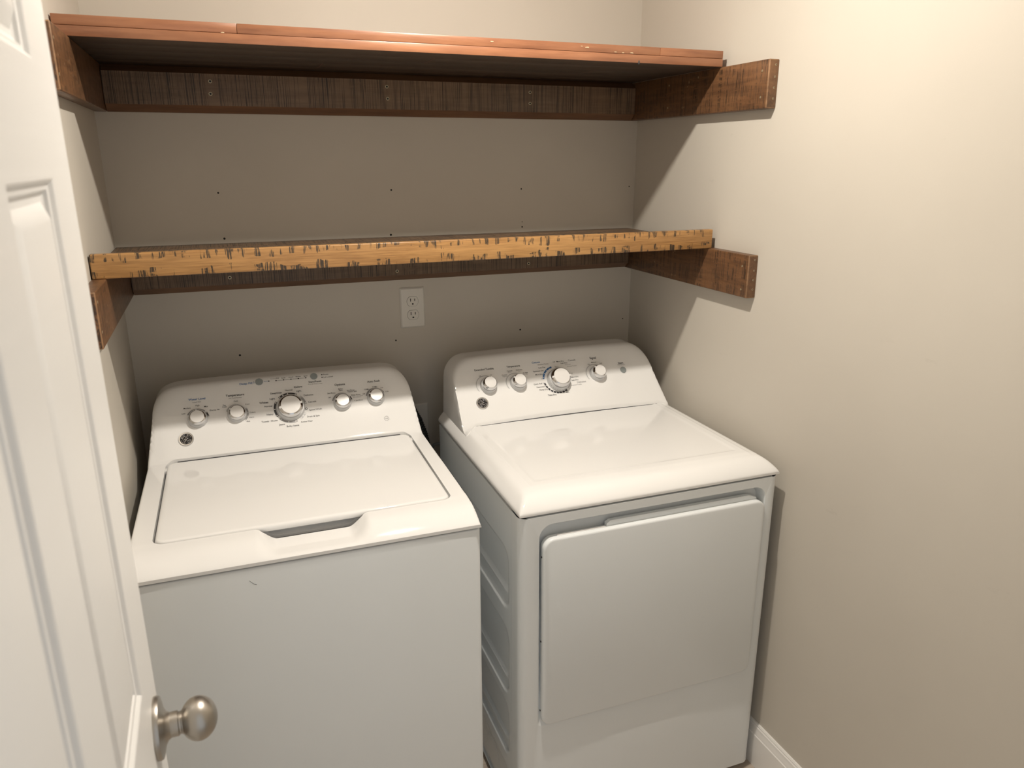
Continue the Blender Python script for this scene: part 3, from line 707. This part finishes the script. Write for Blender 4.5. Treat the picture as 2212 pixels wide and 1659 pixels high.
def badge(par, zf, foot, u, v):
    """round chrome badge: black field with a scripted two-letter monogram and swirls"""
    F = face_matrix(zf, foot, u, v); k = bpy.data.objects.new('emblem_badge', None); COL.objects.link(k); k.parent = par; k.matrix_local = F; k.empty_display_size = 0.01
    I = Matrix.Identity(4); r = 0.0178
    bm = bmesh.new(); add_lathe(bm, [(r, -0.003), (r, 0.0018), (r*0.95, 0.0030), (r*0.80, 0.0030), (r*0.76, 0.0022), (r*0.76, 0.001)], I, 48); bm_obj('badge_ring', bm, M['chrome'], k, 35)
    bm = bmesh.new(); add_lathe(bm, [(r*0.82, -0.002), (r*0.82, 0.0018)], I, 40); bm_obj('badge_field', bm, M['badge'], k, 30)
    bm = bmesh.new(); q = r*0.76; z = 0.0022
    def sw(pts, w=0.00095): add_tube(bm, smooth_path([(x*q, y*q, z) for x, y in pts], 8), w, 6)
    sw([(-0.06, 0.42), (-0.22, 0.55), (-0.46, 0.42), (-0.55, 0.05), (-0.46, -0.34), (-0.24, -0.42), (-0.08, -0.24), (-0.10, -0.02), (-0.26, 0.02), (-0.30, -0.14), (-0.20, -0.20)])
    sw([(0.44, 0.46), (0.28, 0.56), (0.12, 0.44), (0.14, 0.20), (0.34, 0.10), (0.14, 0.02), (0.08, -0.22), (0.22, -0.42), (0.44, -0.36), (0.52, -0.16)])
    sw([(-0.10, 0.42), (-0.02, 0.10), (-0.12, -0.50)])
    for a in (45, 135, 225, 315):
        c, s = math.cos(math.radians(a)), math.sin(math.radians(a))
        ca = [(0.86*math.cos(math.radians(a+d)), 0.86*math.sin(math.radians(a+d))) for d in (-34, -16, 0, 16, 30)]; ca += [(0.72*math.cos(math.radians(a+26)), 0.72*math.sin(math.radians(a+26))), (0.70*math.cos(math.radians(a+14)), 0.70*math.sin(math.radians(a+14)))]
        sw(ca, 0.0008)
    bm_obj('monogram', bm, M['chrome'], k, 60)

# ------------------------------------------------------------------ washer
aw = -0.015
def machine(name, corner, a):
    c, s = math.cos(a), math.sin(a)
    return empty(name, (corner[0]-HWID*c, corner[1]-HWID*s, 0), a)
washer = tag(machine('washing_machine', (0.705, -0.82), aw), 'white top-load washing machine with five dials on its console', 'washer')
ys = [0.0, 0.0015, 0.004, 0.008, 0.013, 0.019, 0.026, 0.034, 0.042, 0.05, 0.058, 0.066, 0.074, 0.08, 0.086, 0.095, 0.105, 0.12, 0.13, 0.14, 0.16, 0.2, 0.25, 0.3, 0.35, 0.40, 0.44, 0.46, 0.475, 0.485, 0.492] + [0.497+0.0035*i for i in range(8)] + [0.53+0.01*i for i in range(9)] + [0.618+0.003*i for i in range(10)] + [0.655, 0.668, 0.678, 0.684, 0.686]
top = bm_obj('top_cover', loft(washer_top, ys, 0.8915), M['gloss'], washer, None)
LX0, LX1, LY0, LY1 = -0.2915, 0.3005, 0.086, 0.503
bm = bmesh.new(); prism(bm, rrect(LX0-0.0035, LX1+0.0035, LY0-0.0035, LY1+0.0042, 0.022, 8), 0.9125, 1.2)
cut = bm_obj('cut', bm, None, washer, None)
boolean(top, cut)
bm = bmesh.new(); prism(bm, rrect(-0.098, 0.110, 0.0800, 0.0945, 0.005, 6), 0.8945, 0.95); boolean(top, bm_obj('cut', bm, None, washer, None))
smooth_by_angle(top.data, 38)
bm = bmesh.new(); lp = []
def lidz(y): return 0.0 + 0.004*(y-LY0)/(LY1-LY0)
for a, z in ((0.005, 0.9145), (0.0006, 0.9175), (0.0, 0.9215), (0.0006, 0.9258), (0.0022, 0.9283), (0.0050, 0.9297), (0.0095, 0.9302)):
    lp.append([(x, y, z+lidz(y)) for x, y in rrect(LX0+a, LX1-a, LY0+a, LY1-a, max(0.020-a, 0.004), 8)])
add_loops(bm, lp, True, True, True); bm_obj('lid', bm, M['gloss'], washer, 40)
bm = bmesh.new(); add_box(bm, (LX0+0.022, LY1+0.0006, 0.9130), (LX1-0.022, LY1+0.0040, 0.9325)); bm_obj('lid_slot_shade', bm, M['dark_gap'], washer)  # dark strip standing in for the shade of the slot behind the lid
for sx in (LX0-0.001, LX1+0.001):
    bm = bmesh.new(); add_box(bm, (sx-0.006, 0.468, 0.915), (sx+0.006, 0.488, 0.9275), 0.003, 3); bm_obj('lid_hinge', bm, M['plastic'], washer)
bm = bmesh.new(); prism(bm, rrect(-0.335, 0.335, 0.008, 0.675, 0.012, 5), 0.884, 0.896); bm_obj('seam_gap_shade', bm, M['dark_gap'], washer)  # dark block painted as the shade in the gap below the cover
bm = bmesh.new(); ol = rrect(-HWID+0.001, HWID-0.001, 0.002, 0.672, 0.012, 6)
lp = [[(x, y, 0.022) for x, y in ol], [(x, y, 0.8825) for x, y in ol]]
for a, z in ((0.0006, 0.8850), (0.002, 0.8866), (0.0045, 0.8872)): lp.append([(x, y, z) for x, y in rrect(-HWID+0.001+a, HWID-0.001-a, 0.002+a, 0.672-a, 0.012-a, 6)])
add_loops(bm, lp, True, True, True); cab = bm_obj('cabinet', bm, M['satin'], washer, 40)
bm = bmesh.new(); add_tube(bm, [(-0.126, 0.0017, 0.862), (-0.119, 0.0017, 0.854), (-0.1135, 0.0017, 0.8505)], [0.0003, 0.0004, 0.0007], 6); bm_obj('scratch', bm, M['ink'], cab)
for sx in (-0.28, 0.28):
    for sy in (0.06, 0.62):
        bm = bmesh.new(); add_lathe(bm, [(0.022, 0.0), (0.022, 0.010), (0.010, 0.013), (0.010, 0.026)], Matrix.Translation((sx, sy, 0)), 16); bm_obj('foot', bm, M['dark_gap'], washer)
pr = Printer(washer_top, CY0)
for (mc, s, u, v, w, col, b) in PRINT:
    if mc == 'W': pr.text(s, u, v, w, col, b)
mu, mv = 0.0084, 0.1116
pr.arc(mu, mv, 0.0368, 0.0420, 150, 211, 'k'); pr.arc(mu, mv, 0.0368, 0.0420, 62, 131, 'k'); pr.arc(mu, mv, 0.0368, 0.0420, 9, 47, 'g'); pr.arc(mu, mv, 0.0368, 0.0420, 222, 289, 'g'); pr.arc(mu, mv, 0.0368, 0.0420, 303, 334, 'l')
for a in (154, 180, 206, 66, 95, 113, 127, 13, 43, 227, 257, 283, 306, 318, 330): pr.dot(mu+0.0394*math.cos(math.radians(a)), mv+0.0394*math.sin(math.radians(a)), 0.0017, 'w')
pr.dot(mu+0.0394*math.cos(math.radians(-11)), mv+0.0394*math.sin(math.radians(-11)), 0.0032, 'k'); pr.dot(mu+0.0394*math.cos(math.radians(-11)), mv+0.0394*math.sin(math.radians(-11)), 0.0018, 'w', 0.0012)
pr.arc(-0.1227, 0.1107, 0.0240, 0.0275, -48, 30, 'g'); pr.arc(-0.216, 0.1084, 0.0240, 0.0275, 8, 38, 'k')
pr.arc(-0.216, 0.1084, 0.0240, 0.0275, 48, 150, 'g'); pr.arc(-0.1227, 0.1107, 0.0240, 0.0275, 90, 160, 'l')
pr.arc(0.1416, 0.1115, 0.0240, 0.0272, 8, 38, 'k'); pr.arc(0.1416, 0.1115, 0.0240, 0.0272, 60, 165, 'g'); pr.arc(0.2312, 0.1159, 0.0240, 0.0272, 25, 165, 'g')
for (cu_, cv_, angs) in ((-0.1227, 0.1107, (-46, -22, 0, 28)), (-0.216, 0.1084, (10, 36)), (0.1416, 0.1115, (10, 36))):
    for a in angs: pr.dot(cu_+0.0258*math.cos(math.radians(a)), cv_+0.0258*math.sin(math.radians(a)), 0.0012, 'w')
pr.poly([(-0.050, 0.1917), (-0.0376, 0.1917), (-0.0376, 0.1926), (-0.050, 0.1926)], 'b'); pr.dot(-0.0376, 0.1921, 0.0020, 'k')
pr.poly([(-0.0194, 0.1904), (0.0562, 0.1904), (0.0562, 0.1928), (-0.0194, 0.1928)], 'l', 0.0005)
for i in range(5): pr.dot(-0.0194+0.0189*i, 0.1916, 0.0019, 'k')
pr.dot(0.0985, 0.1973, 0.0018, 'k'); pr.dot(0.0983, 0.1885, 0.0018, 'k')
pr.arc(0.2499, 0.0517, 0.0058, 0.0066, 0, 360, 'g', 0.0006, 28); pr.dot(0.2580, 0.0480, 0.0006, 'g')
pr.arc(-0.0748, 0.1915, 0.0012, 0.0018, 0, 360, 'b', 0.0006, 12); pr.poly([(-0.0764, 0.194), (-0.0732, 0.194), (-0.0736, 0.1975), (-0.0760, 0.1975)], 'l')
pr.done(top)
for (u, v, r, t, a, lb) in ((-0.216, 0.1084, 0.0232, 0.0195, 95, 'small dial for the water level'), (-0.1227, 0.1107, 0.0232, 0.0195, 150, 'small dial for the temperature'), (0.0084, 0.1116, 0.0352, 0.0255, 10, 'large cycle dial in the middle'), (0.1416, 0.1115, 0.0232, 0.0195, 165, 'small dial for the options'), (0.2312, 0.1159, 0.0232, 0.0195, 160, 'small dial for the soak time')):
    control_knob(washer, washer_top, CY0, u, v, r, t, a)['label'] = lb
button(washer, washer_top, CY0, -0.0617, 0.1928, 0.0092); button(washer, washer_top, CY0, 0.0774, 0.1939, 0.0090)
badge(washer, washer_top, CY0, -0.2462, 0.0583)

# ------------------------------------------------------------------ dryer
ad = -0.012
dryer = tag(machine('clothes_dryer', (1.481, -0.82), ad), 'white front-load clothes dryer with a wide flat door, beside the right wall', 'dryer')
ysd = [0.0, 0.0015, 0.004, 0.008, 0.013, 0.019, 0.026, 0.034, 0.042, 0.05, 0.056, 0.062, 0.07, 0.08, 0.085, 0.0875, 0.09, 0.092, 0.1, 0.15, 0.25, 0.35, 0.45, 0.55, 0.676]
bm_obj('top_cover', loft(dryer_deck, ysd, 0.8915, 200), M['gloss'], dryer, 38)
# console shell: its front hem follows a shallow curve and swings forward at the ends
def hem(x):
    a = abs(x+0.0); return 0.487 - 0.010*(1-(a/0.343)**2)*0.0 - (0.040 if x < 0 else 0.006)*sstep(0.285, 0.322, a) + 0.006*math.cos(min(a/0.30, 1)*math.pi/2)
bm = bmesh.new(); loops = []
tl = [0.0, 0.008, 0.02, 0.04, 0.07] + [0.10+0.04*i for i in range(20)] + [0.91, 0.94, 0.97, 1.0]
NX = 110
xsamp = [-CHW+2*CHW*i/NX for i in range(NX+1)]
xsamp = sorted([math.copysign(CHW*(1-(1-abs(x)/CHW)**1.8), x) for x in xsamp])
for t in tl:
    row = []
    for x in xsamp:
        yy = hem(x) + t*(0.678-hem(x)); row.append((x, yy, dryer_console(x, yy)+0.0006+0.0016*(1 if t > 0.0 else 0)))
    loops.append(row)
rows_ = add_loops(bm, loops, False)
bot = [[(p[0], p[1], 0.8925) for p in loops[0]], loops[0]]
bot2 = [loops[-1], [(p[0], p[1], 0.8925) for p in loops[-1]]]
add_loops(bm, bot, False); add_loops(bm, bot2, False)
for k in (0, -1): add_loops(bm, [[l[k] for l in loops], [(l[k][0], l[k][1], 0.8925) for l in loops]], False)
bmesh.ops.remove_doubles(bm, verts=bm.verts[:], dist=0.00005)
console = bm_obj('console', bm, M['gloss'], dryer, 40)
bm = bmesh.new(); add_tube(bm, [(x, hem(x)-0.0006, dryer_deck(x, hem(x))+0.0001) for x in [-0.285+0.57*i/40 for i in range(41)]], [0.0006+0.0014*math.sin(math.pi*i/40) for i in range(41)], 6); bm_obj('console_seam', bm, M['dark_gap'], dryer)
bm = bmesh.new(); prism(bm, rrect(-0.335, 0.335, 0.010, 0.665, 0.012, 5), 0.882, 0.896); bm_obj('seam_gap_shade', bm, M['dark_gap'], dryer)  # same dark filler as the washer's, for shade between cover and cabinet
# front panel with the door recess
ZB, ZT = 0.022, 0.8865
RX0, RX1, RZ0, RZ1 = -0.2975, 0.3080, 0.330, 0.8655
bm = bmesh.new(); rc = 0.020
fo = [(-HWID+rc, ZB), (HWID-rc, ZB), (HWID-rc, ZT), (-HWID+rc, ZT)]
ro = rrect(RX0, RX1, RZ0, RZ1, [0.012, 0.012, 0.034, 0.034], 8)
ov = [bm.verts.new((x, 0, z)) for x, z in fo]; iv = [bm.verts.new((x, 0, z)) for x, z in ro]
ed = [bm.edges.new((ov[i], ov[(i+1) % 4])) for i in range(4)] + [bm.edges.new((iv[i], iv[(i+1) % len(iv)])) for i in range(len(iv))]
bmesh.ops.triangle_fill(bm, use_beauty=True, edges=ed, normal=(0, -1, 0))
bad = [f for f in bm.faces if all(v in iv for v in f.verts) and RX0 < f.calc_center_median().x < RX1 and RZ0 < f.calc_center_median().z < RZ1]
def in_recess(f):
    c = f.calc_center_median(); return RX0+0.004 < c.x < RX1-0.004 and RZ0+0.004 < c.z < RZ1-0.004 and all(v in iv for v in f.verts)
bmesh.ops.delete(bm, geom=[f for f in bm.faces if in_recess(f)], context='FACES_ONLY')
def rdepth(z): return 0.0035 + 0.0245*min(1.0, max(0.0, (z-RZ0)/(RZ1-RZ0)))**0.8
def rl(a, k): return [(x, k*rdepth(z), z) for x, z in rrect(RX0+a, RX1-a, RZ0+a, RZ1-a, [0.012, 0.012, max(0.034-a, 0.006), max(0.034-a, 0.006)], 8)]
r0 = iv
prev = iv
for a, k in ((0.0012, 0.06), (0.0030, 0.25), (0.0060, 0.8), (0.0085, 1.0)):
    cur = [bm.verts.new(p) for p in rl(a, k)]
    for i in range(len(cur)): j = (i+1) % len(cur); bm.faces.new((prev[i], prev[j], cur[j], cur[i]))
    prev = cur
bm.faces.new(prev)
for sx in (-1, 1):     # rounded wrap on to the sides
    arc = [(sx*(HWID-rc+rc*math.sin(math.radians(9*k))), rc-rc*math.cos(math.radians(9*k))) for k in range(11)] + [(sx*HWID, 0.035), (sx*HWID, 0.0525), (sx*(HWID-0.003), 0.0545)]
    add_loops(bm, [[(x, y, z) for x, y in arc] for z in (ZB, ZT)], False)
add_loops(bm, [[(x, y, ZT) for x, y in ((-HWID+rc, 0), (HWID-rc, 0))], [(x, 0.03, ZT) for x in (-HWID+0.004, HWID-0.004)]], False)
bmesh.ops.remove_doubles(bm, verts=bm.verts[:], dist=0.0001)
bm_obj('front_panel', bm, M['satin'], dryer, 40)
# side panels, the left one pressed with stiffening fields
def side_relief(y, z):
    d = 0.0
    for (z0, z1) in ((0.612, 0.772), (0.372, 0.560), (0.188, 0.346), (-0.06, 0.150)):
        # distance inside a rounded field
        cx, cz = max(0.0, abs(y-0.345)-(0.27-0.04)), max(0.0, abs(z-(z0+z1)/2)-((z1-z0)/2-0.04))
        sd = math.hypot(cx, cz)-0.04 if (cx > 0 or cz > 0) else max(abs(y-0.345)-0.27, abs(z-(z0+z1)/2)-(z1-z0)/2)
        d = max(d, 0.0070*(1-sstep(-0.0065, 0.0, sd)))
        rib = abs(z-(z0+0.045))
        if sd < -0.02: d -= 0.005*(1-sstep(0.004, 0.010, rib))*sstep(-0.02, -0.032, sd)
    vent = abs(math.hypot(y-0.22, (z-0.075))-0.055)
    d += 0.0015*(1-sstep(0.0, 0.004, vent))
    return d
def side_panel(sx, relief):
    bm = bmesh.new(); ny, nz = (86, 180) if relief else (2, 2); y0, y1 = 0.0545, 0.670
    loops = [[(sx*(HWID-0.0006-(side_relief(y0+(y1-y0)*i/ny, ZB+(ZT-0.003-ZB)*j/nz) if relief else 0)), y0+(y1-y0)*i/ny, ZB+(ZT-0.003-ZB)*j/nz) for i in range(ny+1)] for j in range(nz+1)]
    add_loops(bm, loops, False)
    add_loops(bm, [loops[-1], [(sx*(HWID-0.012), p[1], ZT-0.003) for p in loops[-1]]], False)
    add_loops(bm, [[l[0] for l in loops], [(sx*(HWID-0.012), l[0][1], l[0][2]) for l in loops]], False)
    return bm_obj('side_panel', bm, M['satin'], dryer, 50)
side_panel(-1, True); side_panel(1, False)
bm = bmesh.new(); add_loops(bm, [[(x, 0.670, z) for x in (-HWID+0.001, HWID-0.001)] for z in (ZB, ZT-0.003)], False); add_loops(bm, [[(x, y, ZB) for x in (-HWID+0.002, HWID-0.002)] for y in (0.006, 0.670)], False); bm_obj('rear_panel', bm, M['satin'], dryer)
for sx in (-0.28, 0.28):
    for sy in (0.07, 0.62):
        bm = bmesh.new(); add_lathe(bm, [(0.022, 0.0), (0.022, 0.010), (0.010, 0.013), (0.010, 0.026)], Matrix.Translation((sx, sy, 0)), 16); bm_obj('foot', bm, M['dark_gap'], dryer)
# door
GX0, GX1, GZ0, GZ1 = -0.2890, 0.3035, 0.3365, 0.8315
dd = bpy.data.objects.new('dryer_door', None); COL.objects.link(dd); dd.parent = dryer; dd.empty_display_size = 0.02
bm = bmesh.new(); lp = []
for a, y in ((0.0012, 0.0145), (0.0, 0.012), (0.0, -0.0040), (0.0008, -0.0066), (0.0026, -0.0084), (0.0055, -0.0092)):
    lp.append([(x, y, z) for x, z in rrect(GX0+a, GX1-a, GZ0+a, GZ1-a, max(0.026-a, 0.004), 8)])
add_loops(bm, lp, True, True, True); slab = bm_obj('door_skin', bm, M['satin'], dd, 40)
bm = bmesh.new(); ol = [(-0.128, GZ1-0.008), (0.285, GZ1-0.008), (0.285, GZ1+0.004), (0.262, GZ1+0.0125), (-0.118, GZ1+0.0125), (-0.128, GZ1+0.006)]
add_loops(bm, [[(x, y, z) for x, z in ol] for y in (0.006, 0.017)], True, True, True); bm_obj('handle_lip', bm, M['satin'], dd, 30)
bm = bmesh.new(); add_box(bm, (GX0+0.036, 0.002, GZ1-0.004), (-0.132, 0.0075, GZ1+0.0022), 0.001); bm_obj('hinge_cover', bm, M['plastic'], dd)
for z in (0.375, 0.566, 0.785):
    bm = bmesh.new(); add_lathe(bm, [(0.0022, 0.0), (0.0022, 0.0010)], Matrix.Translation((GX0, 0.0035, z)) @ Matrix.Rotation(math.radians(-90), 4, 'Y'), 10); bm_obj('screw_hole', bm, M['black'], dd)
pr = Printer(lambda x, y: dryer_console(x, y)+0.0022, 0.485)
for (mc, s, u, v, w, col, b) in PRINT:
    if mc == 'D': pr.text(s, u, v, w, col, b)
mu, mv = -0.0115, 0.1079
pr.arc(mu-0.004, mv+0.002, 0.0385, 0.0435, 100, 171, 'b'); 
for i in range(9): pr.arc(mu-0.004, mv+0.002, 0.0385, 0.0435, 190+i*13, 200+i*13, 'k')
for a in (112, 128, 146, 164): pr.dot(mu-0.004+0.0410*math.cos(math.radians(a)), mv+0.002+0.0410*math.sin(math.radians(a)), 0.0014, 'w')
pr.arc(mu-0.004, mv+0.002, 0.0385, 0.0425, 25, 85, 'l'); pr.arc(mu-0.004, mv+0.002, 0.0385, 0.0425, -45, 5, 'l')
for (u, v) in ((-0.2257, 0.1141), (-0.1363, 0.1128), (0.1168, 0.1149)): pr.arc(u-0.006, v+0.002, 0.0275, 0.0300, 60, 215, 'l')
pr.done(console)
zc = lambda x, y: dryer_console(x, y)+0.0022
for (u, v, r, t, a, lb, tk) in ((-0.2257, 0.1141, 0.0240, 0.028, 70, 'small dial for extended tumble', 0), (-0.1363, 0.1128, 0.0240, 0.028, 150, 'small dial for the temperature', 0), (-0.0115, 0.1079, 0.0345, 0.034, 0, 'large cycle dial in the middle', 1), (0.1168, 0.1149, 0.0240, 0.028, 135, 'small dial for the signal', 0)):
    control_knob(dryer, zc, 0.485, u, v, r, t, a, ticks=bool(tk))['label'] = lb
button(dryer, zc, 0.485, 0.2048, 0.1178, 0.0095)
badge(dryer, zc, 0.485, -0.2544, 0.0637)
